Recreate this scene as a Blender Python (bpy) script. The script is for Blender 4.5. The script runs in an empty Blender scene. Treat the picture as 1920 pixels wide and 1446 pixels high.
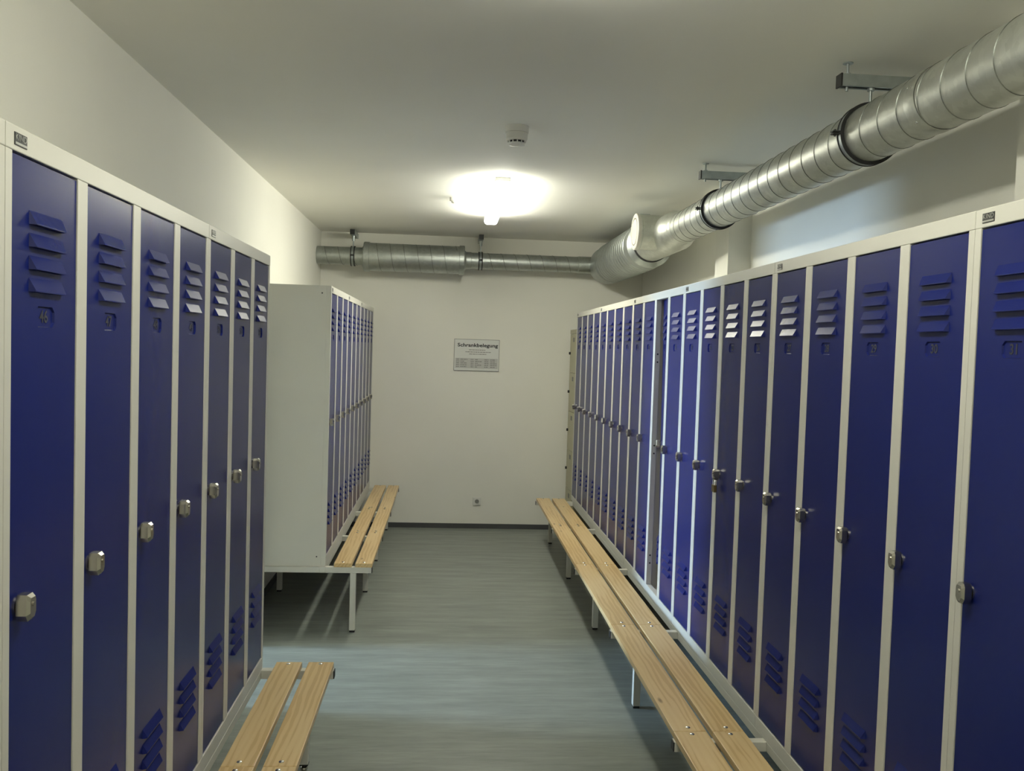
import bpy, bmesh, math, random
from mathutils import Vector, Matrix

random.seed(7)
S = bpy.context.scene
C = S.collection
PI = math.pi

# ------------------------------------------------------------------ camera
CAM_H, YAW, PITCH, ROLL, FPX = 1.7574, 0.07632, -0.04295, 0.03122, 1620.0
fwd = Vector((math.sin(YAW) * math.cos(PITCH), math.cos(YAW) * math.cos(PITCH), math.sin(PITCH)))
r0 = Vector((math.cos(YAW), -math.sin(YAW), 0)); u0 = r0.cross(fwd)
rt = r0 * math.cos(ROLL) + u0 * math.sin(ROLL); up = -r0 * math.sin(ROLL) + u0 * math.cos(ROLL)
cd = bpy.data.cameras.new('camera'); cam = bpy.data.objects.new('camera', cd); C.objects.link(cam)
cd.sensor_fit = 'HORIZONTAL'; cd.sensor_width = 36.0; cd.lens = FPX / 1920 * 36.0
cd.clip_start = 0.02
cam.matrix_world = Matrix(((rt.x, up.x, -fwd.x, 0), (rt.y, up.y, -fwd.y, 0), (rt.z, up.z, -fwd.z, CAM_H), (0, 0, 0, 1)))
S.camera = cam

# ------------------------------------------------------------------ world, exposure, light levels
w = bpy.data.worlds.new('world'); S.world = w; w.use_nodes = True
w.node_tree.nodes['Background'].inputs[0].default_value = (0.6, 0.75, 1.0, 1)
w.node_tree.nodes['Background'].inputs[1].default_value = 0.3
S.view_settings.view_transform = 'Standard'; S.view_settings.look = 'None'
S.view_settings.gamma = 1.0; S.view_settings.use_curve_mapping = False
S.view_settings.exposure = 0.0
LAMP_FAR, LAMP_NEAR, FILL_REAR = 65.0, 37.0, 66.0
LAMP_COL = (0.985, 0.975, 0.83)
DAY_STRENGTH = 178.0
DAY_COL = (0.50, 0.72, 1.0)

# ------------------------------------------------------------------ material helpers
MATS = {}
def nt(name):
    m = bpy.data.materials.new(name); m.use_nodes = True
    MATS[name] = m
    return m, m.node_tree, m.node_tree.nodes['Principled BSDF']
def link(t, a, b): t.links.new(a, b)
def tex_noise(t, scale, detail=3, vec=None, rough=0.5):
    n = t.nodes.new('ShaderNodeTexNoise'); n.inputs['Scale'].default_value = scale
    n.inputs['Detail'].default_value = detail; n.inputs['Roughness'].default_value = rough
    if vec is not None: link(t, vec, n.inputs['Vector'])
    return n
def obj_coords(t, scale=(1, 1, 1), rand=False):
    tc = t.nodes.new('ShaderNodeTexCoord'); mp = t.nodes.new('ShaderNodeMapping')
    mp.inputs['Scale'].default_value = scale
    src = tc.outputs['Object']
    if rand:
        oi = t.nodes.new('ShaderNodeObjectInfo'); mu = t.nodes.new('ShaderNodeMath'); mu.operation = 'MULTIPLY'
        mu.inputs[1].default_value = 37.0; link(t, oi.outputs['Random'], mu.inputs[0])
        ad = t.nodes.new('ShaderNodeVectorMath'); ad.operation = 'ADD'
        link(t, src, ad.inputs[0]); link(t, mu.outputs[0], ad.inputs[1]); src = ad.outputs[0]
    link(t, src, mp.inputs['Vector'])
    return mp.outputs['Vector']
def ramp(t, fac, stops):
    r = t.nodes.new('ShaderNodeValToRGB'); e = r.color_ramp.elements
    while len(e) < len(stops): e.new(0.5)
    for el, (p, c) in zip(e, stops): el.position = p; el.color = (*c, 1)
    link(t, fac, r.inputs['Fac']); return r.outputs['Color']
def bump(t, b, h, strength, dist):
    n = t.nodes.new('ShaderNodeBump'); n.inputs['Strength'].default_value = strength
    n.inputs['Distance'].default_value = dist; link(t, h, n.inputs['Height']); link(t, n.outputs['Normal'], b.inputs['Normal'])

def plain(name, col, rough=0.5, metal=0.0, spec=0.5, noise=0.06, nscale=6.0, bmp=None):
    m, t, b = nt(name)
    v = obj_coords(t)
    n = tex_noise(t, nscale, 3, v)
    k0 = tuple(max(0, c * (1 - noise)) for c in col); k1 = tuple(min(1, c * (1 + noise)) for c in col)
    link(t, ramp(t, n.outputs['Fac'], [(0.3, k0), (0.7, k1)]), b.inputs['Base Color'])
    b.inputs['Roughness'].default_value = rough; b.inputs['Metallic'].default_value = metal
    b.inputs['Specular IOR Level'].default_value = spec
    if bmp:
        bn = tex_noise(t, bmp[0], 2, v); bump(t, b, bn.outputs['Fac'], bmp[1], bmp[2])
    return m

plain('wall_paint', (0.80, 0.79, 0.72), 0.85, spec=0.2, noise=0.02, nscale=1.5, bmp=(180, 0.12, 0.002))
plain('passage_paint', (0.56, 0.47, 0.35), 0.85, spec=0.2, noise=0.03)
plain('ceiling_paint', (0.88, 0.87, 0.805), 0.8, spec=0.25, noise=0.02, nscale=1.2, bmp=(150, 0.08, 0.002))
plain('blue_paint', (0.0080, 0.0145, 0.118), 0.27, spec=0.17, noise=0.03, nscale=3, bmp=(420, 0.06, 0.0006))
plain('grey_paint', (0.60, 0.59, 0.525), 0.42, spec=0.5, noise=0.02, nscale=3, bmp=(380, 0.05, 0.0006))
plain('beige_paint', (0.42, 0.40, 0.27), 0.45, noise=0.03)
plain('black_plastic', (0.012, 0.012, 0.013), 0.5, noise=0.1)
plain('rubber', (0.010, 0.010, 0.011), 0.65, noise=0.1)
plain('skirting', (0.055, 0.058, 0.062), 0.5, noise=0.05)
plain('chrome', (0.50, 0.48, 0.43), 0.24, 1.0, noise=0.04, nscale=40)
plain('steel_bolt', (0.72, 0.72, 0.70), 0.25, 1.0, noise=0.03, nscale=60)
plain('zinc', (0.40, 0.44, 0.44), 0.45, 0.85, noise=0.10, nscale=25)
plain('brass', (0.16, 0.12, 0.05), 0.42, 0.9, noise=0.1, nscale=40)
plain('print_dark', (0.012, 0.012, 0.014), 0.6, noise=0.02)
plain('print_grey', (0.20, 0.20, 0.19), 0.7, noise=0.02)
plain('print_band', (0.50, 0.50, 0.48), 0.6, noise=0.02)
plain('number_print', (0.020, 0.022, 0.035), 0.55, noise=0.02)
plain('sign_face', (0.68, 0.69, 0.66), 0.5, noise=0.02)
plain('sign_edge', (0.30, 0.30, 0.28), 0.4, noise=0.02)
plain('white_plastic', (0.74, 0.73, 0.68), 0.45, noise=0.02)
plain('lamp_housing', (0.55, 0.55, 0.53), 0.5, noise=0.02)
plain('badge_dark', (0.03, 0.03, 0.032), 0.35, noise=0.05)
plain('badge_silver', (0.55, 0.55, 0.52), 0.3, 0.8, noise=0.03)
plain('cap_enamel', (0.60, 0.58, 0.52), 0.4, noise=0.03)

def galv(name, col, rough):
    m, t, b = nt(name)
    v = obj_coords(t)
    vo = t.nodes.new('ShaderNodeTexVoronoi'); vo.inputs['Scale'].default_value = 45.0
    link(t, v, vo.inputs['Vector'])
    n2 = tex_noise(t, 5.0, 4, v)
    mx = t.nodes.new('ShaderNodeMath'); mx.operation = 'MULTIPLY_ADD'
    link(t, vo.outputs['Color'], mx.inputs[0]); mx.inputs[1].default_value = 0.35; link(t, n2.outputs['Fac'], mx.inputs[2])
    c0 = tuple(c * 0.82 for c in col); c1 = tuple(min(1, c * 1.12) for c in col)
    link(t, ramp(t, mx.outputs[0], [(0.35, c0), (0.95, c1)]), b.inputs['Base Color'])
    b.inputs['Metallic'].default_value = 0.92
    mr = t.nodes.new('ShaderNodeMapRange'); mr.inputs['To Min'].default_value = rough - 0.05; mr.inputs['To Max'].default_value = rough + 0.08
    link(t, n2.outputs['Fac'], mr.inputs['Value']); link(t, mr.outputs['Result'], b.inputs['Roughness'])
galv('galvanised', (0.54, 0.555, 0.51), 0.43)
plain('shaded_seam_zinc', (0.20, 0.21, 0.19), 0.42, 0.85, noise=0.05)  # zinc darkened: shadow lines along the duct seams put into the colour
galv('galvanised_dull', (0.44, 0.47, 0.45), 0.40)

def make_lino():
    m, t, b = nt('linoleum')
    a = tex_noise(t, 1.0, 6, obj_coords(t, (2.0, 15, 1)), 0.6)
    c = tex_noise(t, 1.0, 4, obj_coords(t, (8, 70, 1)), 0.6)
    mx = t.nodes.new('ShaderNodeMath'); mx.operation = 'MULTIPLY_ADD'
    link(t, c.outputs['Fac'], mx.inputs[0]); mx.inputs[1].default_value = 0.45; link(t, a.outputs['Fac'], mx.inputs[2])
    col = ramp(t, mx.outputs[0], [(0.46, (0.150, 0.168, 0.152)), (0.72, (0.205, 0.225, 0.202)), (0.95, (0.262, 0.283, 0.256))])
    link(t, col, b.inputs['Base Color'])
    b.inputs['Roughness'].default_value = 0.42; b.inputs['Specular IOR Level'].default_value = 0.45
    bump(t, b, c.outputs['Fac'], 0.05, 0.001)
make_lino()

def make_pine():
    # grain runs along local X of a plank; cathedral figure from a distorted ring texture
    m, t, b = nt('pine')
    v = obj_coords(t, (1.0, 7.5, 7.5), rand=True)
    wv = t.nodes.new('ShaderNodeTexWave'); wv.wave_type = 'RINGS'; wv.rings_direction = 'X'
    wv.inputs['Scale'].default_value = 2.6; wv.inputs['Distortion'].default_value = 5.5
    wv.inputs['Detail'].default_value = 2.5; wv.inputs['Detail Scale'].default_value = 1.1
    link(t, v, wv.inputs['Vector'])
    n1 = tex_noise(t, 1.0, 5, obj_coords(t, (3.0, 60, 60), rand=True))
    n2 = tex_noise(t, 1.0, 2, obj_coords(t, (1.6, 9, 9), rand=True))
    mx = t.nodes.new('ShaderNodeMath'); mx.operation = 'MULTIPLY_ADD'
    link(t, n1.outputs['Fac'], mx.inputs[0]); mx.inputs[1].default_value = 0.45
    m2 = t.nodes.new('ShaderNodeMath'); m2.operation = 'MULTIPLY_ADD'
    link(t, wv.outputs['Fac'], m2.inputs[0]); m2.inputs[1].default_value = 0.30; link(t, n2.outputs['Fac'], m2.inputs[2])
    link(t, m2.outputs[0], mx.inputs[2])
    col = ramp(t, mx.outputs[0], [(0.55, (0.70, 0.525, 0.275)), (0.95, (0.66, 0.475, 0.235)), (1.25, (0.575, 0.39, 0.175))])
    vo = t.nodes.new('ShaderNodeTexVoronoi'); vo.inputs['Scale'].default_value = 1.0
    link(t, obj_coords(t, (2.2, 7.0, 2.0), rand=True), vo.inputs['Vector'])
    kn = ramp(t, vo.outputs['Distance'], [(0.03, (0.42, 0.36, 0.30)), (0.075, (1, 1, 1))])
    mm = t.nodes.new('ShaderNodeMix'); mm.data_type = 'RGBA'; mm.blend_type = 'MULTIPLY'; mm.inputs[0].default_value = 1.0
    link(t, col, mm.inputs[6]); link(t, kn, mm.inputs[7])
    link(t, mm.outputs[2], b.inputs['Base Color'])
    b.inputs['Roughness'].default_value = 0.38; b.inputs['Specular IOR Level'].default_value = 0.5
    bump(t, b, n1.outputs['Fac'], 0.06, 0.001)
make_pine()

def emitter(name, col, strength):
    m, t, b = nt(name)
    b.inputs['Base Color'].default_value = (0.8, 0.8, 0.8, 1)
    b.inputs['Emission Color'].default_value = (*col, 1); b.inputs['Emission Strength'].default_value = strength
    return m
emitter('tube_light_far', LAMP_COL, LAMP_FAR)
emitter('tube_light_near', LAMP_COL, LAMP_NEAR)
emitter('fill_light_rear', LAMP_COL, FILL_REAR)
emitter('daylight_pane', DAY_COL, DAY_STRENGTH)

# ------------------------------------------------------------------ mesh helpers
class MB:
    def __init__(s): s.v = []; s.f = []
    def box(s, x0, x1, y0, y1, z0, z1):
        n = len(s.v)
        s.v += [(x0, y0, z0), (x1, y0, z0), (x1, y1, z0), (x0, y1, z0), (x0, y0, z1), (x1, y0, z1), (x1, y1, z1), (x0, y1, z1)]
        s.f += [tuple(n + i for i in q) for q in ((0, 3, 2, 1), (4, 5, 6, 7), (0, 1, 5, 4), (1, 2, 6, 5), (2, 3, 7, 6), (3, 0, 4, 7))]
        return s
    def lathe(s, prof, axis='z', c=(0, 0, 0), seg=32, cap=True):
        # prof: list of (radius, height along axis)
        n = len(s.v); k = len(prof)
        for r, h in prof:
            for i in range(seg):
                a = 2 * PI * i / seg; p, q = r * math.cos(a), r * math.sin(a)
                d = {'z': (p, q, h), 'y': (q, h, p), 'x': (h, p, q)}[axis]
                s.v.append((c[0] + d[0], c[1] + d[1], c[2] + d[2]))
        for j in range(k - 1):
            for i in range(seg):
                i2 = (i + 1) % seg
                s.f.append((n + j * seg + i, n + j * seg + i2, n + (j + 1) * seg + i2, n + (j + 1) * seg + i))
        if cap:
            s.f.append(tuple(n + i for i in reversed(range(seg))))
            s.f.append(tuple(n + (k - 1) * seg + i for i in range(seg)))
        return s
    def prism(s, pts, y0, y1, scale1=1.0, c=(0, 0)):
        # polygon in xz extruded along y, far end scaled about c
        n = len(s.v); k = len(pts)
        for x, z in pts: s.v.append((x, y0, z))
        for x, z in pts: s.v.append((c[0] + (x - c[0]) * scale1, y1, c[1] + (z - c[1]) * scale1))
        s.f.append(tuple(n + i for i in range(k))); s.f.append(tuple(n + k + i for i in reversed(range(k))))
        for i in range(k):
            j = (i + 1) % k; s.f.append((n + i, n + k + i, n + k + j, n + j))
        return s
    def mesh(s, name, mat, smooth=False):
        me = bpy.data.meshes.new(name); me.from_pydata(s.v, [], s.f)
        bm = bmesh.new(); bm.from_mesh(me); bmesh.ops.recalc_face_normals(bm, faces=bm.faces); bm.to_mesh(me); bm.free()
        if smooth: smooth_mesh(me)
        me.materials.append(MATS[mat]); me.update(); return me
    def build(s, name, mat, parent=None, loc=(0, 0, 0), bevel=0, smooth=False):
        return obj(name, s.mesh(name, mat, smooth), parent, loc, bevel)
def smooth_mesh(me, ang=35):
    for p in me.polygons: p.use_smooth = True
    bm = bmesh.new(); bm.from_mesh(me)
    for e in bm.edges:
        if len(e.link_faces) == 2 and e.calc_face_angle(0) > math.radians(ang): e.smooth = False
    bm.to_mesh(me); bm.free()
def obj(name, me, parent=None, loc=(0, 0, 0), bevel=0):
    o = bpy.data.objects.new(name, me); C.objects.link(o); o.location = loc
    if parent: o.parent = parent
    if bevel:
        b = o.modifiers.new('bevel', 'BEVEL'); b.width = bevel; b.segments = 2; b.limit_method = 'ANGLE'
    return o
def tag(o, label, cat, group=None):
    o['label'] = label; o['category'] = cat
    if group: o['group'] = group
    return o
def thing(name, label, cat, loc=(0, 0, 0), rz=0, group=None):
    o = bpy.data.objects.new(name, None); C.objects.link(o); o.location = loc; o.rotation_euler = (0, 0, rz)
    o.empty_display_size = 0.1
    return tag(o, label, cat, group)
def struct(o): o['kind'] = 'structure'; return o
TEXT = {}
def text_mesh(body, size, mat, depth=0.0006, bold=0.0, spacing=1.0):
    key = (body, size, mat, depth, bold, spacing)
    if key in TEXT: return TEXT[key]
    cu = bpy.data.curves.new('lettering', 'FONT'); cu.body = body; cu.size = size; cu.align_x = 'CENTER'; cu.align_y = 'CENTER'
    cu.extrude = depth; cu.offset = bold; cu.space_character = spacing; cu.resolution_u = 3
    o = bpy.data.objects.new('lettering_tmp', cu); C.objects.link(o)
    dg = bpy.context.evaluated_depsgraph_get(); dg.update()
    me = bpy.data.meshes.new_from_object(o.evaluated_get(dg))
    bpy.data.objects.remove(o); bpy.data.curves.remove(cu)
    # lay it in the xz plane, facing -y
    for v in me.vertices: v.co = Vector((v.co.x, -v.co.z, v.co.y))
    me.materials.clear(); me.materials.append(MATS[mat]); TEXT[key] = me
    return me

# ------------------------------------------------------------------ room
XL, XR, YF, YN, ZC = -1.213, 1.880, 8.330, -4.6, 2.807
struct(MB().box(XL - 0.15, XR + 0.2, YN - 0.2, YF + 0.2, -0.2, 0).build('floor', 'linoleum'))
struct(MB().box(XL - 0.15, XR + 0.2, YN - 0.2, YF + 0.2, ZC, ZC + 0.2).build('ceiling', 'ceiling_paint'))
struct(MB().box(XL - 0.15, XR + 0.2, YF, YF + 0.15, 0, ZC).build('wall_far', 'wall_paint'))
struct(MB().box(XL - 0.15, XR + 0.2, YN - 0.15, YN, 0, ZC).build('wall_near', 'wall_paint'))
OY0, OY1, OZ = 4.16, 5.02, 2.10      # doorway in the left wall, behind the lockers
m = MB().box(XL - 0.15, XL, YN, OY0, 0, ZC).box(XL - 0.15, XL, OY1, YF, 0, ZC).box(XL - 0.15, XL, OY0, OY1, OZ, ZC)
struct(m.build('wall_left', 'wall_paint'))
# right wall with two flat piers, as one wall body
m = MB().box(XR, XR + 0.15, YN, YF, 0, ZC).box(1.735, XR, 5.316, 5.575, 0, ZC).box(1.735, XR, 2.31, 2.57, 0, ZC)
struct(m.build('wall_right', 'wall_paint'))
struct(MB().box(XL, XR, YF - 0.012, YF, 0, 0.046).build('baseboard_far', 'skirting'))
struct(MB().box(XL, XL + 0.012, YN, OY0, 0, 0.046).box(XL, XL + 0.012, OY1, YF - 0.012, 0, 0.046).build('baseboard_left', 'skirting'))
struct(MB().box(XR - 0.012, XR, YN, 2.31, 0, 0.046).box(XR - 0.012, XR, 2.57, 5.316, 0, 0.046).box(XR - 0.012, XR, 5.575, YF - 0.012, 0, 0.046).build('baseboard_right', 'skirting'))
# side passage behind the doorway, daylight from a window at its end
PX = -5.2
struct(MB().box(PX, XL - 0.15, 3.2, 5.6, -0.2, 0).build('floor_passage', 'passage_paint'))
struct(MB().box(PX, XL - 0.15, 3.2, 5.6, 2.6, 2.7).build('ceiling_passage', 'passage_paint'))
m = MB().box(PX, XL - 0.15, 3.1, 3.2, 0, 2.6).box(PX, XL - 0.15, 5.6, 5.7, 0, 2.6)
struct(m.build('wall_passage', 'passage_paint'))
WY0, WY1, WZ0, WZ1 = 4.52, 5.24, 0.85, 2.25
m = MB().box(PX - 0.15, PX, 3.1, WY0, 0, 2.6).box(PX - 0.15, PX, WY1, 5.7, 0, 2.6).box(PX - 0.15, PX, WY0, WY1, 0, WZ0).box(PX - 0.15, PX, WY0, WY1, WZ1, 2.6)
struct(m.build('wall_end', 'wall_paint'))
win = struct(thing('window_1', 'window at the end of the side passage', 'window', (PX, (WY0 + WY1) / 2, WZ0)))
del win['category'], win['label']
hw = (WY1 - WY0) / 2; hh = WZ1 - WZ0
m = MB().box(-0.1, -0.04, -hw, -hw + 0.05, 0, hh).box(-0.1, -0.04, hw - 0.05, hw, 0, hh).box(-0.1, -0.04, -hw + 0.05, hw - 0.05, 0, 0.05).box(-0.1, -0.04, -hw + 0.05, hw - 0.05, hh - 0.05, hh)
m.build('window_frame', 'white_plastic', win)
MB().box(-0.08, -0.07, -hw + 0.05, hw - 0.05, 0.05, hh - 0.05).build('pane', 'daylight_pane', win)
m = MB().box(XL - 0.16, XL + 0.012, OY0, OY0 + 0.04, 0, OZ).box(XL - 0.16, XL + 0.012, OY1 - 0.04, OY1, 0, OZ).box(XL - 0.16, XL + 0.012, OY0 + 0.04, OY1 - 0.04, OZ - 0.04, OZ)
struct(m.build('trim_1', 'grey_paint'))

# ------------------------------------------------------------------ lockers
D, ST, ZT, ZRAIL = 0.2975, 0.046, 2.098, 2.056
DEPTH = 0.495
DW = D - ST - 0.003                      # door width
def louvre_mesh():
    # pressed hood: sloping top face, open look below, triangular ends
    hw, h, pr = 0.063, 0.024, 0.011
    m = MB()
    m.v = [(-hw, 0, h), (hw, 0, h), (hw - 0.004, -pr, 0.002), (-hw + 0.004, -pr, 0.002), (-hw, 0, 0), (hw, 0, 0), (hw - 0.004, -pr, 0), (-hw + 0.004, -pr, 0)]
    m.f = [(0, 3, 2, 1), (3, 7, 6, 2), (4, 5, 6, 7), (0, 4, 7, 3), (1, 2, 6, 5), (0, 1, 5, 4)]
    return m.mesh('louvre', 'blue_paint')
LOUVRE = louvre_mesh()
def latch_mesh():
    m = MB()
    m.lathe([(0.0165, 0.0), (0.0165, -0.004)], 'y', seg=16)
    o = [(-0.015, 0.013), (-0.011, 0.021), (0.011, 0.021), (0.015, 0.013), (0.015, -0.014), (0.008, -0.025), (-0.008, -0.025), (-0.015, -0.014)]
    m.prism([(x * 0.92, z) for x, z in o], -0.0055, -0.022)
    m.prism([(x * 0.92, z) for x, z in o], -0.022, -0.028, 0.74)
    m.lathe([(0.004, -0.028), (0.004, -0.030)], 'y', (0, 0, 0.004), 10)
    return m.mesh('latch', 'chrome')
LATCH = latch_mesh()
def octagon(w, h, c): return [(-w, -h + c), (-w + c, -h), (w - c, -h), (w, -h + c), (w, h - c), (w - c, h), (-w + c, h), (-w, h - c)]
DOORS = {}
def door_mesh(z0, zn):
    # sheet steel door, origin bottom centre of its front face; octagonal number recess at height zn
    key = (z0, zn)
    if key in DOORS: return DOORS[key]
    hw, H, T = DW / 2, ZRAIL - 0.004 - z0, 0.016
    oc = octagon(0.036, 0.0185, 0.009); k = zn - z0
    m = MB()
    bx = [(-0.036, -0.0185), (0.036, -0.0185), (0.036, 0.0185), (-0.036, 0.0185)]
    def P(x, y, z): m.v.append((x, y, z)); return len(m.v) - 1
    o0, o1, o2, o3 = P(-hw, 0, 0), P(hw, 0, 0), P(hw, 0, H), P(-hw, 0, H)
    b = [P(x, 0, z + k) for x, z in bx]
    f0 = [P(x, 0, z + k) for x, z in oc]; f1 = [P(x * 0.95, 0.0035, z * 0.92 + k) for x, z in oc]
    m.f += [(o0, o1, b[1], b[0]), (o1, o2, b[2], b[1]), (o2, o3, b[3], b[2]), (o3, o0, b[0], b[3])]
    m.f += [(b[0], f0[1], f0[0]), (b[0], b[1], f0[2], f0[1]), (b[1], f0[3], f0[2]), (b[1], b[2], f0[4], f0[3]), (b[2], f0[5], f0[4]), (b[2], b[3], f0[6], f0[5]), (b[3], f0[7], f0[6]), (b[3], b[0], f0[0], f0[7])]
    for i in range(8):
        j = (i + 1) % 8; m.f.append((f0[i], f0[j], f1[j], f1[i]))
    m.f.append(tuple(f1))
    q = [P(-hw, T, 0), P(hw, T, 0), P(hw, T, H), P(-hw, T, H)]
    m.f += [(q[3], q[2], q[1], q[0]), (o0, q[0], q[1], o1), (o1, q[1], q[2], o2), (o2, q[2], q[3], o3), (o3, q[3], q[0], o0)]
    me = bpy.data.meshes.new('door'); me.from_pydata(m.v, [], m.f)
    me.materials.append(MATS['blue_paint']); me.update()
    DOORS[key] = me; return me

def locker(side, y_left, n, nums, zbody, zb, zlock, zlow, label, group, front, screws=False, ajar=None):
    """side 'R': front faces -X, left end at +Y; side 'L': front faces +X, left end at -Y."""
    rz = -PI / 2 if side == 'R' else PI / 2
    W = n * D
    root = thing('locker_unit', label, 'locker', (front, y_left, zbody), rz, group)
    g = 0.0006
    # everything below in local coordinates: x along the front (left to right), y inwards, z from body bottom
    H = ZT - zbody
    MB().box(g, W - g, DEPTH - 0.002, DEPTH, 0, H).build('back_panel', 'grey_paint', root)
    for x0 in (g, W - g - 0.0012): MB().box(x0, x0 + 0.0012, 0.03, DEPTH - 0.002, 0, H).build('side_panel', 'grey_paint', root)
    MB().box(g + 0.0012, W - g - 0.0012, 0.03, DEPTH - 0.002, H - 0.0015, H).build('top_panel', 'grey_paint', root)
    MB().box(g + 0.0012, W - g - 0.0012, 0.03, DEPTH - 0.002, 0.03, 0.032).build('bottom_panel', 'grey_paint', root)
    for k in range(1, n): MB().box(k * D - 0.0006, k * D + 0.0006, 0.03, DEPTH - 0.002, 0.032, H - 0.0015).build('partition', 'grey_paint', root)
    MB().box(g, W - g, 0, 0.03, ZRAIL - zbody, H).build('top_rail', 'grey_paint', root, bevel=0.002)
    MB().box(g, W - g, 0, 0.03, 0, zb - 0.004 - zbody).build('bottom_rail', 'grey_paint', root, bevel=0.002)
    for k in range(n + 1):
        x0, x1 = max(g, k * D - ST / 2), min(W - g, k * D + ST / 2)
        MB().box(x0, x1, 0.0004, 0.03, zb - 0.004 - zbody, ZRAIL - zbody).build('stile', 'grey_paint', root, bevel=0.0012)
        if ajar is not None and k == ajar:
            for zz in (0.17, 0.80, 1.32):
                sh = MB()
                for dz in (0, 0.045): sh.lathe([(0.005, x1 + 0.0002), (0.005, x1 + 0.0006)], 'x', (0, 0.017, zz + dz), 10)
                sh.build('rivet_hole', 'black_plastic', root)
    zn = 1.787
    for k in range(n):
        do = obj('door', door_mesh(zb, zn), root, (k * D + D / 2, 0.003, zb - zbody))
        kids = []
        for i in range(4): kids.append(obj('louvre', LOUVRE, do, (0, 0, 1.944 - 0.0383 * i - zb)))
        for i in range(4): kids.append(obj('louvre', LOUVRE, do, (0, 0, zlow - 0.0385 * i - zb)))
        la = obj('latch', LATCH, do, (-DW / 2 + 0.026, 0, zlock - zb)); la['label'] = 'chrome twist latch'; kids.append(la)
        nm = obj('number', text_mesh(str(nums[k]), 0.031, 'number_print', 0.0004, 0.0006), do, (0, 0.0030, zn - zb)); kids.append(nm)
        if ajar == k: twist_door(do, kids)
    ba = MB().box(-0.021, 0.021, -0.0012, 0.0004, -0.0105, 0.0105).build('badge', 'badge_dark', root, (0.048, 0, 2.076 - zbody))
    MB().box(-0.0195, 0.0195, -0.0018, -0.0012, -0.009, -0.0052).build('badge_line', 'badge_silver', ba)
    obj('badge_lettering', text_mesh('KIND', 0.0150, 'badge_silver', 0.0004, 0.0, 1.08), ba, (0, -0.0014, 0.0028))
    if screws:
        for zz in (0.06, H - 0.045):
            MB().lathe([(0.0045, 0), (0.0045, -0.001)], 'x', (0.0, 0, 0), 10).build('screw', 'black_plastic', root, (0.0006, 0.055, zz))
    return root

def twist_door(do, kids):
    # sprung door: hinge edge (right) in place, free edge pushed in, more at the foot than at the top
    Hd = ZRAIL - 0.004 - 0.437
    def tw(p):
        th = math.radians(14.2 + (8.6 - 14.2) * max(0, min(1, p.z / Hd)))
        dx, dy = p.x - DW / 2, p.y
        return Vector((DW / 2 + dx * math.cos(th) + dy * math.sin(th), -dx * math.sin(th) + dy * math.cos(th), p.z))
    do.data = do.data.copy()
    bm = bmesh.new(); bm.from_mesh(do.data)
    bmesh.ops.triangulate(bm, faces=bm.faces)
    for v in bm.verts: v.co = tw(v.co)
    bm.to_mesh(do.data); bm.free()
    for c in kids:
        c.data = c.data.copy(); L = c.location.copy()
        for v in c.data.vertices: v.co = tw(v.co + L)
        c.location = (0, 0, 0)

RX, LX, BX = 1.1734, -0.7146, -0.6978
yR = 1.8693
RG = 'lockers along the right wall'
R = [('right-hand foreground locker cut by the frame edge, door numbered 31', [31, 32, 33, 34], None),
     ('right-hand locker with doors 27 to 30, next after door 31', [27, 28, 29, 30], None),
     ('right-hand four-door blue locker with a padlock hanging from one latch', [23, 24, 25, 26], None),
     ('right-hand four-door blue locker with one door sprung inward and ajar', [19, 20, 21, 22], 2),
     ('right-hand four-door blue locker just beyond the one with the ajar door', [15, 16, 17, 18], None),
     ('farthest blue locker of the right-hand row, touching the low beige locker', [11, 12, 13, 14], None)]
for i, (lb, nums, aj) in enumerate(R):
    locker('R', yR + 4 * D * i, 4, nums, 0.385, 0.437, 1.247, 0.712, lb, RG, RX, ajar=aj)
yL = 1.4587
LG = 'lockers in the left foreground row'
locker('L', yL - 4 * D, 4, [42, 43, 44, 45], 0.420, 0.475, 1.294, 0.772, 'locker sliver cut off by the left edge of the picture', LG, LX)
locker('L', yL, 4, [46, 47, 48, 49], 0.420, 0.475, 1.294, 0.772, 'left foreground locker with four blue doors numbered 46 to 49', LG, LX)
locker('L', yL + 4 * D, 3, [50, 51, 52], 0.420, 0.475, 1.294, 0.772, 'three-door blue locker ending the left foreground row', LG, LX)
yB = 5.256
BG = 'lockers at the back left'
locker('L', yB, 3, [53, 54, 55], 0.400, 0.467, 1.277, 0.755, 'back-left three-door locker showing its plain light grey side panel', BG, BX, screws=True)
locker('L', yB + 3 * D, 3, [56, 57, 58], 0.400, 0.467, 1.277, 0.755, 'back-left three-door locker in the middle of its row', BG, BX)
locker('L', yB + 6 * D, 4, [59, 60, 61, 62], 0.400, 0.467, 1.277, 0.755, 'back-left four-door locker nearest the far wall', BG, BX)

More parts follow.
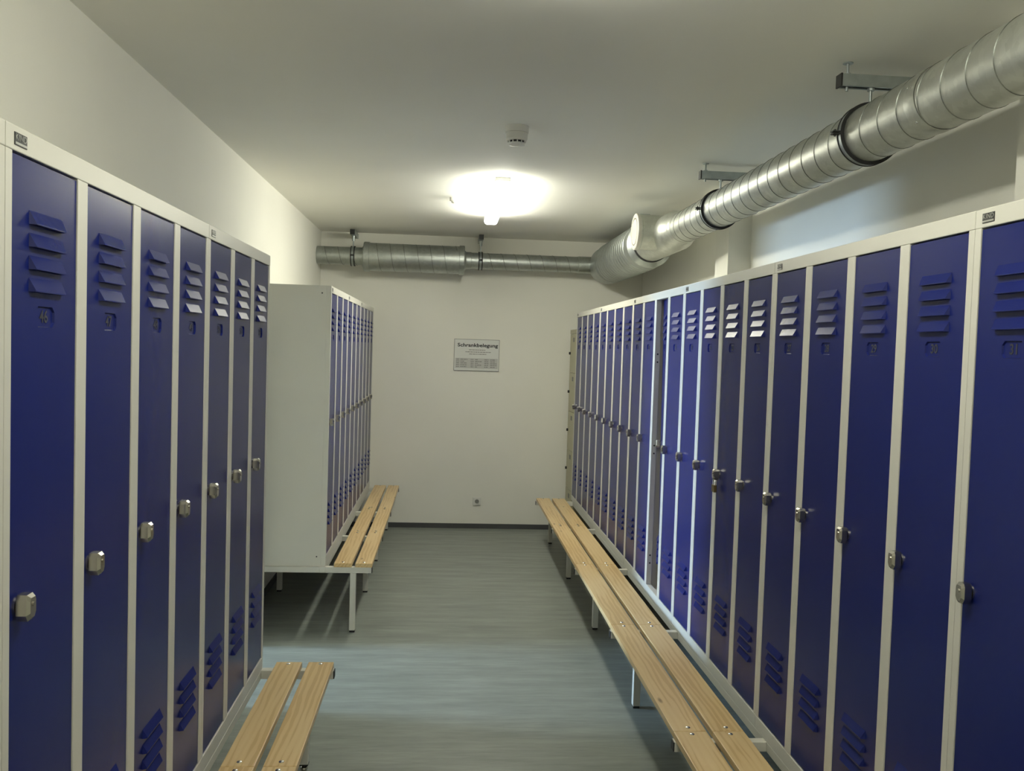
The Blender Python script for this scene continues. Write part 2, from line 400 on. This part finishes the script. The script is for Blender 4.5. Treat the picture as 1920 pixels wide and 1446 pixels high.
# padlock on the latch of door 25
pd = thing('padlock', 'small dark brass padlock hanging from a locker latch in the right-hand row', 'padlock', (RX - 0.016, yR + 6 * D - ST / 2 - 0.0275, 1.170), 0)
MB().box(-0.007, 0.007, -0.0165, 0.0165, 0, 0.031).build('padlock_body', 'brass', pd, bevel=0.002)
m = MB(); N = 14; pts = []
for i in range(N + 1):
    a = PI * i / N; pts.append((0, 0.0105 * math.cos(a), 0.043 + 0.0105 * math.sin(a)))
pts = [(0, 0.0105, 0.029)] + pts + [(0, -0.0105, 0.029)]
def tube(m, pts, r, seg=8):
    n = len(m.v)
    for i, p in enumerate(pts):
        a = Vector(pts[max(0, i - 1)]); b = Vector(pts[min(len(pts) - 1, i + 1)]); d = (b - a).normalized()
        u = d.orthogonal().normalized() if abs(d.x) > 0.9 else Vector((1, 0, 0)).cross(d).normalized(); v = d.cross(u)
        for k in range(seg):
            t = 2 * PI * k / seg; q = Vector(p) + u * r * math.cos(t) + v * r * math.sin(t); m.v.append(tuple(q))
    for i in range(len(pts) - 1):
        for k in range(seg):
            k2 = (k + 1) % seg; m.f.append((n + i * seg + k, n + i * seg + k2, n + (i + 1) * seg + k2, n + (i + 1) * seg + k))
    m.f.append(tuple(n + k for k in range(seg))); m.f.append(tuple(n + (len(pts) - 1) * seg + k for k in reversed(range(seg))))
tube(m, pts, 0.003); m.build('shackle', 'steel_bolt', pd, smooth=True)

# ------------------------------------------------------------------ benches under the lockers
BOLT = MB().lathe([(0.0085, 0), (0.0085, 0.0015), (0.006, 0.0035), (0.0, 0.0042)], 'z', seg=14, cap=False).mesh('bolt', 'steel_bolt', True)
def bench(side, y0, y1, front, zp, planks, legout, endout, frames, label, group, glider=False):
    """planks: (near edge, far edge) outward distances from the locker front. local x along the bench from y0, local y outward."""
    sx = -1 if side == 'R' else 1
    root = thing('changing_bench', label, 'bench', (front, y0, 0), 0, group)
    L = y1 - y0; g = 0.0015
    zb = zp - 0.025                       # underside of planks = top of frame
    def bx(x0, x1, ya, yb, z0, z1): return (min(sx * x0, sx * x1), max(sx * x0, sx * x1), ya, yb, z0, z1)
    for a, b in planks:
        pm = MB().box(-L / 2 + g, L / 2 - g, -(b - a) / 2, (b - a) / 2, 0, 0.025).mesh('plank', 'pine')
        p = obj('plank', pm, root, (sx * (a + b) / 2, L / 2, zb), 0.0025); p.rotation_euler = (0, 0, PI / 2)
        for e in (-L / 2 + 0.027, L / 2 - 0.027): obj('bolt', BOLT, p, (e, 0, 0.025))
    MB().box(*bx(0.0, -0.035, g, L - g, zb - 0.035, zb - 0.0005)).build('front_rail', 'grey_paint', root, bevel=0.002)
    MB().box(*bx(-0.45, -0.485, g, L - g, zb - 0.035, zb - 0.0005)).build('rear_rail', 'grey_paint', root, bevel=0.002)
    for yf in frames:
        f = yf - y0
        # arm in two lengths so that the rails sit between
        MB().box(*bx(endout, 0.0, f - 0.0175, f + 0.0175, zb - 0.035, zb)).box(*bx(-0.035, -0.45, f - 0.0175, f + 0.0175, zb - 0.035, zb - 0.0005)).build('cross_arm', 'grey_paint', root, bevel=0.002)
        MB().box(*bx(endout + 0.004, endout, f - 0.0165, f + 0.0165, zb - 0.034, zb - 0.001)).build('end_cap', 'black_plastic', root, bevel=0.001)
        for ox in (legout, -0.43):
            zf = 0.028 if glider else 0.012
            lg = MB().box(-0.0175, 0.0175, -0.0175, 0.0175, zf, zb - 0.035).build('leg', 'grey_paint', root, (sx * ox, f, 0), bevel=0.002)
            if glider:
                MB().box(-0.018, 0.018, -0.018, 0.018, 0.024, 0.030).build('foot_plug', 'black_plastic', lg)
                MB().lathe([(0.006, 0.024), (0.007, 0.018), (0.014, 0.014), (0.016, 0.008), (0.012, 0.0)], 'z', seg=16).build('glide_foot', 'chrome', lg, smooth=True)
            else:
                MB().box(-0.016, 0.016, -0.016, 0.016, 0.0, 0.014).build('foot_plug', 'black_plastic', lg, bevel=0.002)
    return root
RP = ((0.072, 0.187), (0.209, 0.329))
RJ = [1.785, 2.975, 4.165, 5.355, 6.545, 7.735]
RBG = 'bench sections along the right-hand lockers'
names = ['right-hand pine bench section cut off by the bottom of the picture', 'right-hand pine bench section second from the bottom of the picture',
         'right-hand pine bench section below the locker with the ajar door', 'right-hand pine bench section second from its far end', 'right-hand pine bench section ending near the far wall']
for i in range(5):
    fr = [RJ[i + 1] - 0.0185] + ([RJ[0] + 0.03] if i == 0 else [])
    bench('R', RJ[i], RJ[i + 1], RX, 0.410, RP, 0.193, 0.333, fr, names[i], RBG)
LP = ((0.055, 0.158), (0.184, 0.287))
bench('L', yL, yL + 4 * D + 0.012, LX, 0.445, LP, 0.177, 0.289, [yL + 0.03, yL + 4 * D - 0.008], 'left foreground pine bench section, only its end bolts in view', 'bench sections along the left foreground lockers', True)
bench('L', yL + 4 * D + 0.012, 3.549, LX, 0.445, LP, 0.177, 0.289, [3.531], 'short two-plank pine bench in the left foreground', 'bench sections along the left foreground lockers', True)
BP = ((0.052, 0.158), (0.180, 0.281))
for a, b, fr, lb in ((5.240, 6.133, [5.260, 6.114], 'back-left pine bench section with its end grain facing the room'),
                     (6.133, 7.025, [7.006], 'back-left pine bench section in the middle of its run'),
                     (7.025, 8.205, [8.187], 'back-left pine bench section reaching the far wall')):
    bench('L', a, b, BX, 0.425, BP, 0.168, 0.278, fr, lb, 'bench sections along the back-left lockers')

# ------------------------------------------------------------------ low beige compartment locker in the far right corner
bl = thing('compartment_locker', 'narrow beige locker of five small compartments in the far right corner', 'locker', (RX, 8.215, 0.0), -PI / 2)
W2, H2 = 0.385, 1.950
MB().box(0, W2, 0.02, 0.48, 0.05, H2).box(0.02, W2 - 0.02, 0.05, 0.46, 0, 0.05).build('carcass', 'beige_paint', bl, bevel=0.002)
MB().box(0, W2, 0, 0.02, 1.912, H2).build('top_rail', 'beige_paint', bl, bevel=0.002)
for k in range(5):
    z1 = 1.909 - 0.3650 * k; z0 = z1 - 0.361
    d2 = MB().box(0.006, W2 - 0.006, 0.002, 0.0195, 0, z1 - z0).build('door', 'beige_paint', bl, (0, 0, z0), bevel=0.002)
    MB().box(0.20, 0.27, -0.001, 0.002, z1 - z0 - 0.075, z1 - z0 - 0.035).build('label_holder', 'print_grey', d2)
    MB().lathe([(0.013, 0.002), (0.013, -0.012), (0.010, -0.014)], 'y', (0.04, 0, 0.18), 14).build('knob', 'black_plastic', d2)

# ------------------------------------------------------------------ ventilation ducts
def helix(r, y0, y1, pitch, axis='y', c=(0, 0, 0), hh=0.0022, ww=0.0030, seg=40, hand=1):
    m = MB(); n = int((y1 - y0) / pitch * seg)
    for i in range(n + 1):
        t = i / seg; a = hand * 2 * PI * t; h = y0 + pitch * t
        for (rr, dh) in ((r - 0.001, -ww), (r + hh, 0), (r - 0.001, ww)):
            p, q = rr * math.cos(a), rr * math.sin(a)
            d = (q, h + dh, p) if axis == 'y' else (h + dh, p, q)
            m.v.append((c[0] + d[0], c[1] + d[1], c[2] + d[2]))
    for i in range(n):
        for k in range(2):
            a = i * 3 + k; m.f.append((a, a + 1, a + 4, a + 3))
    return m
DX, DZ = 1.480, 2.560
du = thing('ventilation_duct', 'galvanised spiral duct with tee and silencer under the ceiling along the right wall', 'duct', (DX, 0, DZ))
MB().lathe([(0.098, -1.2), (0.098, 5.47)], 'y', seg=64, cap=False).build('duct_pipe', 'galvanised', du, smooth=True)
helix(0.098, -1.15, 5.44, 0.1215, hand=-1).build('spiral_seam', 'shaded_seam_zinc', du, smooth=True)
MB().lathe([(0.0995, 2.545), (0.1005, 2.55), (0.1005, 2.60), (0.0995, 2.605)], 'y', seg=64, cap=False).build('coupling', 'galvanised', du, smooth=True)
for k, a in enumerate((-1.30, -1.24, -2.4)):
    yy = (2.562, 2.592, 2.575)[k]
    MB().lathe([(0.004, 0), (0.004, 0.002), (0.0, 0.003)], 'z', seg=8, cap=False).build('rivet', 'steel_bolt', du, (0.1005 * math.sin(a), yy, 0.1005 * math.cos(a))).rotation_euler = (0, a, 0)
# reducer collar, tee body and capped branch
t_prof = [(0.0985, 5.40), (0.1035, 5.405), (0.1035, 5.43), (0.108, 5.44), (0.108, 5.455), (0.104, 5.47), (0.106, 5.50), (0.127, 5.58), (0.130, 5.60), (0.130, 6.30)]
tee = MB().lathe(t_prof, 'y', seg=64, cap=False).build('tee_piece', 'galvanised', du, smooth=True)
br = MB().lathe([(0.118, -0.045), (0.118, -0.200), (0.1205, -0.203), (0.1205, -0.226)], 'x', (0, 5.82, 0.012), 48, cap=False).build('tee_branch', 'galvanised', du, smooth=True)
MB().lathe([(0.1215, -0.212), (0.1225, -0.232), (0.117, -0.236), (0.093, -0.236), (0.0915, -0.222), (0.0865, -0.222), (0.085, -0.236), (0.0, -0.2365)], 'x', (0, 5.82, 0.012), 48, cap=False).build('end_cap', 'cap_enamel', br, smooth=True)
MB().box(-0.205, -0.135, 5.808, 5.832, 0.129, 0.1335).build('clip', 'zinc', br)
MB().lathe([(0.130, 6.29), (0.1385, 6.295), (0.1385, 6.315), (0.130, 6.32)], 'y', seg=64, cap=False).build('gasket', 'rubber', du, smooth=True)
sl = MB().lathe([(0.130, 6.312), (0.150, 6.335), (0.168, 6.355), (0.174, 6.36), (0.174, 6.50), (0.178, 6.505), (0.178, 7.70), (0.174, 7.71), (0.182, 7.72), (0.182, 7.76), (0.175, 7.765), (0.175, 8.05), (0.160, 8.16), (0.0, 8.17)], 'y', seg=64, cap=False).build('silencer', 'galvanised_dull', du, smooth=True)
helix(0.178, 6.54, 7.68, 0.085, hh=0.004, ww=0.010, hand=-1).build('silencer_seam', 'galvanised_dull', sl, smooth=True)

CY, CZ = 8.09, 2.560
cu = thing('cross_duct', 'thinner galvanised duct with a fat silencer crossing the far wall under the ceiling', 'duct', (0, CY, CZ))
MB().lathe([(0.0815, XL + 0.002), (0.0815, -0.75)], 'x', seg=48, cap=False).build('duct_pipe', 'galvanised_dull', cu, smooth=True)
MB().lathe([(0.0745, 0.10), (0.0745, 1.335)], 'x', seg=48, cap=False).build('duct_pipe', 'galvanised_dull', cu, smooth=True)
helix(0.0815, XL + 0.03, -0.80, 0.1215, 'x', hand=1).build('spiral_seam', 'shaded_seam_zinc', cu, smooth=True)
helix(0.0745, 0.32, 1.32, 0.1215, 'x', hand=1).build('spiral_seam', 'shaded_seam_zinc', cu, smooth=True)
MB().lathe([(0.0815, -0.80), (0.093, -0.797), (0.093, -0.785), (0.132, -0.785), (0.136, -0.78), (0.136, -0.735), (0.128, -0.732), (0.128, 0.09), (0.136, 0.093), (0.136, 0.135), (0.132, 0.14), (0.093, 0.14), (0.080, 0.155), (0.080, 0.20), (0.0745, 0.203)], 'x', seg=56, cap=False).build('silencer', 'galvanised_dull', cu, smooth=True)
helix(0.128, -0.71, 0.07, 0.1215, 'x', hand=1).build('silencer_seam', 'shaded_seam_zinc', cu, smooth=True)
MB().lathe([(0.0745, 1.20), (0.079, 1.205), (0.079, 1.34)], 'x', seg=48, cap=False).build('coupling', 'galvanised_dull', cu, smooth=True)

# hangers: C-channel, threaded rods, rubber-lined clamp
def hanger_right(y, label):
    h = thing('duct_hanger', label, 'hanger', (0, y, 0), 0, 'hangers of the right-hand duct')
    m = MB().box(1.366, XR, -0.0205, -0.0185, 2.722, 2.764).box(1.366, XR, 0.0185, 0.0205, 2.722, 2.764).box(1.366, XR, -0.0185, 0.0185, 2.762, 2.764)
    m.box(1.366, XR, -0.0185, -0.010, 2.722, 2.724).box(1.366, XR, 0.010, 0.0185, 2.722, 2.724)
    m.build('channel', 'zinc', h)
    MB().box(1.360, 1.366, -0.0215, 0.0215, 2.7205, 2.7655).build('end_cap', 'black_plastic', h)
    MB().lathe([(0.005, 2.708), (0.005, ZC)], 'z', (1.392, 0, 0), 10).lathe([(0.012, 2.7645), (0.012, 2.770)], 'z', (1.392, 0, 0), 8).lathe([(0.018, ZC - 0.003), (0.018, ZC)], 'z', (1.392, 0, 0), 16).build('ceiling_rod', 'zinc', h)
    MB().lathe([(0.005, DZ + 0.108), (0.005, 2.726)], 'z', (DX, 0, 0), 10).lathe([(0.013, 2.713), (0.013, 2.7215)], 'z', (DX, 0, 0), 8).build('drop_rod', 'zinc', h)
    ring = MB().lathe([(0.1045, -0.013), (0.108, -0.013), (0.108, 0.013), (0.1045, 0.013), (0.1045, -0.013)], 'y', (DX, 0, DZ), 64, cap=False).build('clamp_band', 'zinc', h, smooth=True)
    MB().lathe([(0.0985, -0.017), (0.1105, -0.017), (0.1105, -0.0125), (0.1045, -0.0125), (0.1045, 0.0125), (0.1105, 0.0125), (0.1105, 0.017), (0.0985, 0.017)], 'y', (DX, 0, DZ), 64, cap=False).build('rubber_lining', 'rubber', h, smooth=True)
    MB().box(DX - 0.136, DX - 0.107, -0.012, 0.012, DZ + 0.002, DZ + 0.006).box(DX - 0.136, DX - 0.107, -0.012, 0.012, DZ - 0.006, DZ - 0.002).lathe([(0.004, DZ - 0.012), (0.004, DZ + 0.012)], 'z', (DX - 0.124, 0, 0), 8).build('clamp_ear', 'black_plastic', h)
    return h
hanger_right(3.02, 'larger-looking near hanger holding the right-hand duct from the ceiling')
hanger_right(4.714, 'far hanger holding the right-hand duct from the ceiling, near the tee')
def hanger_far(x, r, label):
    h = thing('duct_hanger', label, 'hanger', (x, 0, 0), 0, 'hangers of the cross duct')
    MB().box(-0.0205, 0.0205, 7.985, YF, 2.748, 2.790).build('channel', 'zinc', h)
    MB().box(-0.0215, 0.0215, 7.979, 7.985, 2.7465, 2.7915).build('end_cap', 'black_plastic', h)
    MB().lathe([(0.005, 2.790), (0.005, ZC)], 'z', (0, 8.12, 0), 10).build('ceiling_rod', 'zinc', h)
    MB().lathe([(0.005, CZ + r + 0.008), (0.005, 2.748)], 'z', (0, CY, 0), 10).lathe([(0.014, 2.70), (0.014, 2.747)], 'z', (0, CY, 0), 8).build('drop_rod', 'zinc', h)
    MB().lathe([(r + 0.004, -0.011), (r + 0.008, -0.011), (r + 0.008, 0.011), (r + 0.004, 0.011), (r + 0.004, -0.011)], 'x', (0, CY, CZ), 48, cap=False).build('clamp_band', 'zinc', h, smooth=True)
    MB().lathe([(r + 0.0005, -0.019), (r + 0.011, -0.019), (r + 0.011, -0.0105), (r + 0.004, -0.0105), (r + 0.004, 0.0105), (r + 0.011, 0.0105), (r + 0.011, 0.019), (r + 0.0005, 0.019)], 'x', (0, CY, CZ), 48, cap=False).build('rubber_lining', 'rubber', h, smooth=True)
    MB().box(-0.010, 0.010, CY - r - 0.034, CY - r - 0.008, CZ + 0.002, CZ + 0.007).box(-0.010, 0.010, CY - r - 0.034, CY - r - 0.008, CZ - 0.007, CZ - 0.002).build('clamp_ear', 'black_plastic', h)
hanger_far(-0.885, 0.0815, 'small hanger clamping the cross duct left of its silencer')
hanger_far(0.287, 0.0745, 'small hanger clamping the cross duct right of its silencer')

# ------------------------------------------------------------------ ceiling lights
def light(y0, y1, mat, label):
    x = 0.315
    t = thing('ceiling_light', label, 'ceiling light', (x, (y0 + y1) / 2, ZC), 0, 'fluorescent ceiling lights')
    h = (y1 - y0) / 2
    MB().box(-0.047, 0.047, -h, h, -0.026, 0).build('housing', 'lamp_housing', t, bevel=0.003)
    pts = [(-0.045, -0.026), (-0.050, -0.032), (-0.050, -0.066), (-0.043, -0.079), (-0.030, -0.085), (0.030, -0.085), (0.043, -0.079), (0.050, -0.066), (0.050, -0.032), (0.045, -0.026)]
    MB().prism(pts, -h + 0.002, h - 0.002).build('diffuser', mat, t, smooth=True)
light(5.35, 6.82, 'tube_light_far', 'bright tubular ceiling light glaring in front of the cross duct')
light(0.90, 2.36, 'tube_light_near', 'ceiling light above the top edge of the picture')
light(-3.45, -1.98, 'fill_light_rear', 'added unseen fill light behind the camera')  # unseen lamp added to brighten the ceiling and the back-left side panel

# ------------------------------------------------------------------ small ceiling fittings
sd = thing('smoke_detector', 'round white smoke detector on the ceiling before the bright lamp', 'smoke detector', (0.302, 4.13, ZC))
MB().lathe([(0.056, 0), (0.056, -0.020), (0.0545, -0.022)], 'z', seg=40).build('base', 'white_plastic', sd, smooth=True)
MB().lathe([(0.050, -0.022), (0.0515, -0.0235), (0.0505, -0.045), (0.046, -0.050), (0.044, -0.050)], 'z', seg=40, cap=True).build('body', 'white_plastic', sd, smooth=True)
MB().lathe([(0.036, -0.050), (0.036, -0.058)], 'z', seg=32).build('vent_core', 'black_plastic', sd)
m = MB()
for i in range(12):
    a = 2 * PI * i / 12; m.lathe([(0.003, -0.0502), (0.003, -0.0582)], 'z', (0.041 * math.cos(a), 0.041 * math.sin(a), 0), 6)
m.build('vent_ribs', 'white_plastic', sd)
MB().lathe([(0.044, -0.0582), (0.040, -0.063), (0.020, -0.0665), (0.0, -0.067)], 'z', seg=32, cap=False).lathe([(0.044, -0.0582), (0.0, -0.0582)], 'z', seg=32, cap=False).build('bottom_cover', 'white_plastic', sd, smooth=True)
sd.scale = (1, 1, 1.36)
cs = thing('ceiling_sensor', 'tiny white fitting on the ceiling left of the bright lamp', 'sensor', (0.020, 6.17, ZC))
MB().lathe([(0.030, 0), (0.030, -0.022), (0.027, -0.025)], 'z', seg=24).build('base', 'white_plastic', cs, smooth=True)
MB().lathe([(0.017, -0.025), (0.017, -0.034), (0.010, -0.040), (0, -0.041)], 'z', seg=20, cap=False).build('lens', 'white_plastic', cs, smooth=True)

# ------------------------------------------------------------------ sign and socket on the far wall
sg = thing('wall_sign', 'grey notice headed Schrankbelegung on the far wall', 'sign', (0.286, YF, 1.681))
MB().box(-0.218, 0.218, -0.010, 0, -0.1525, 0.1525).build('panel', 'sign_edge', sg, bevel=0.001)
MB().box(-0.213, 0.213, -0.0108, -0.010, -0.1475, 0.1475).build('face', 'sign_face', sg)
tm = text_mesh('Schrankbelegung', 0.046, 'print_dark', 0.0004, 0.0013, 1.02)
wd = max(v.co.x for v in tm.vertices) - min(v.co.x for v in tm.vertices)
he = obj('heading', tm, sg, (0.008, -0.0112, 0.094)); he.scale = (0.388 / wd, 1, 1)
m = MB()
def strokes(m, x0, x1, z, h, seed):
    rr = random.Random(seed); x = x0
    while x < x1 - 0.004:
        e = min(x1, x + rr.uniform(0.010, 0.030)); m.box(x, e, -0.0112, -0.0108, z - h / 2, z + h / 2); x = e + 0.0035
for i, (a, b) in enumerate(((-0.075, 0.082), (-0.108, 0.135), (-0.072, 0.092))): strokes(m, a, b, 0.050 - 0.020 * i, 0.0062, i)
MB().box(-0.205, 0.205, -0.01095, -0.0108, -0.128, -0.030).build('table_band', 'print_band', sg)
for c, (xa, wn, xb, ws) in enumerate(((-0.194, 0.028, -0.155, (0.068, 0.036, 0.060, 0.062, 0.060)), (-0.056, 0.030, -0.014, (0.030, 0.064, 0.026, 0.060, 0.020)), (0.076, 0.040, 0.132, (0.045, 0.050, 0.062, 0.062, 0.045)))):
    for r in range(5):
        z = -0.043 - 0.0175 * r
        strokes(m, xa, xa + wn, z, 0.0065, 31 * c + r); strokes(m, xb, min(0.2, xb + ws[r]), z, 0.0065, 77 * c + r)
m.build('small_print', 'print_grey', sg)
so = thing('wall_socket', 'white power socket low on the far wall', 'socket', (0.330, YF, 0.265))
MB().box(-0.040, 0.040, -0.010, 0, -0.040, 0.040).build('frame', 'white_plastic', so, bevel=0.004)
MB().box(-0.028, 0.028, -0.013, -0.0102, -0.028, 0.028).build('cover', 'white_plastic', so, bevel=0.002)
MB().lathe([(0.0205, -0.0138), (0.0195, -0.0142), (0.0190, -0.0131)], 'y', seg=24, cap=False).lathe([(0.0188, -0.0131), (0.0, -0.0133)], 'y', seg=24, cap=False).build('recess', 'print_grey', so, smooth=True)
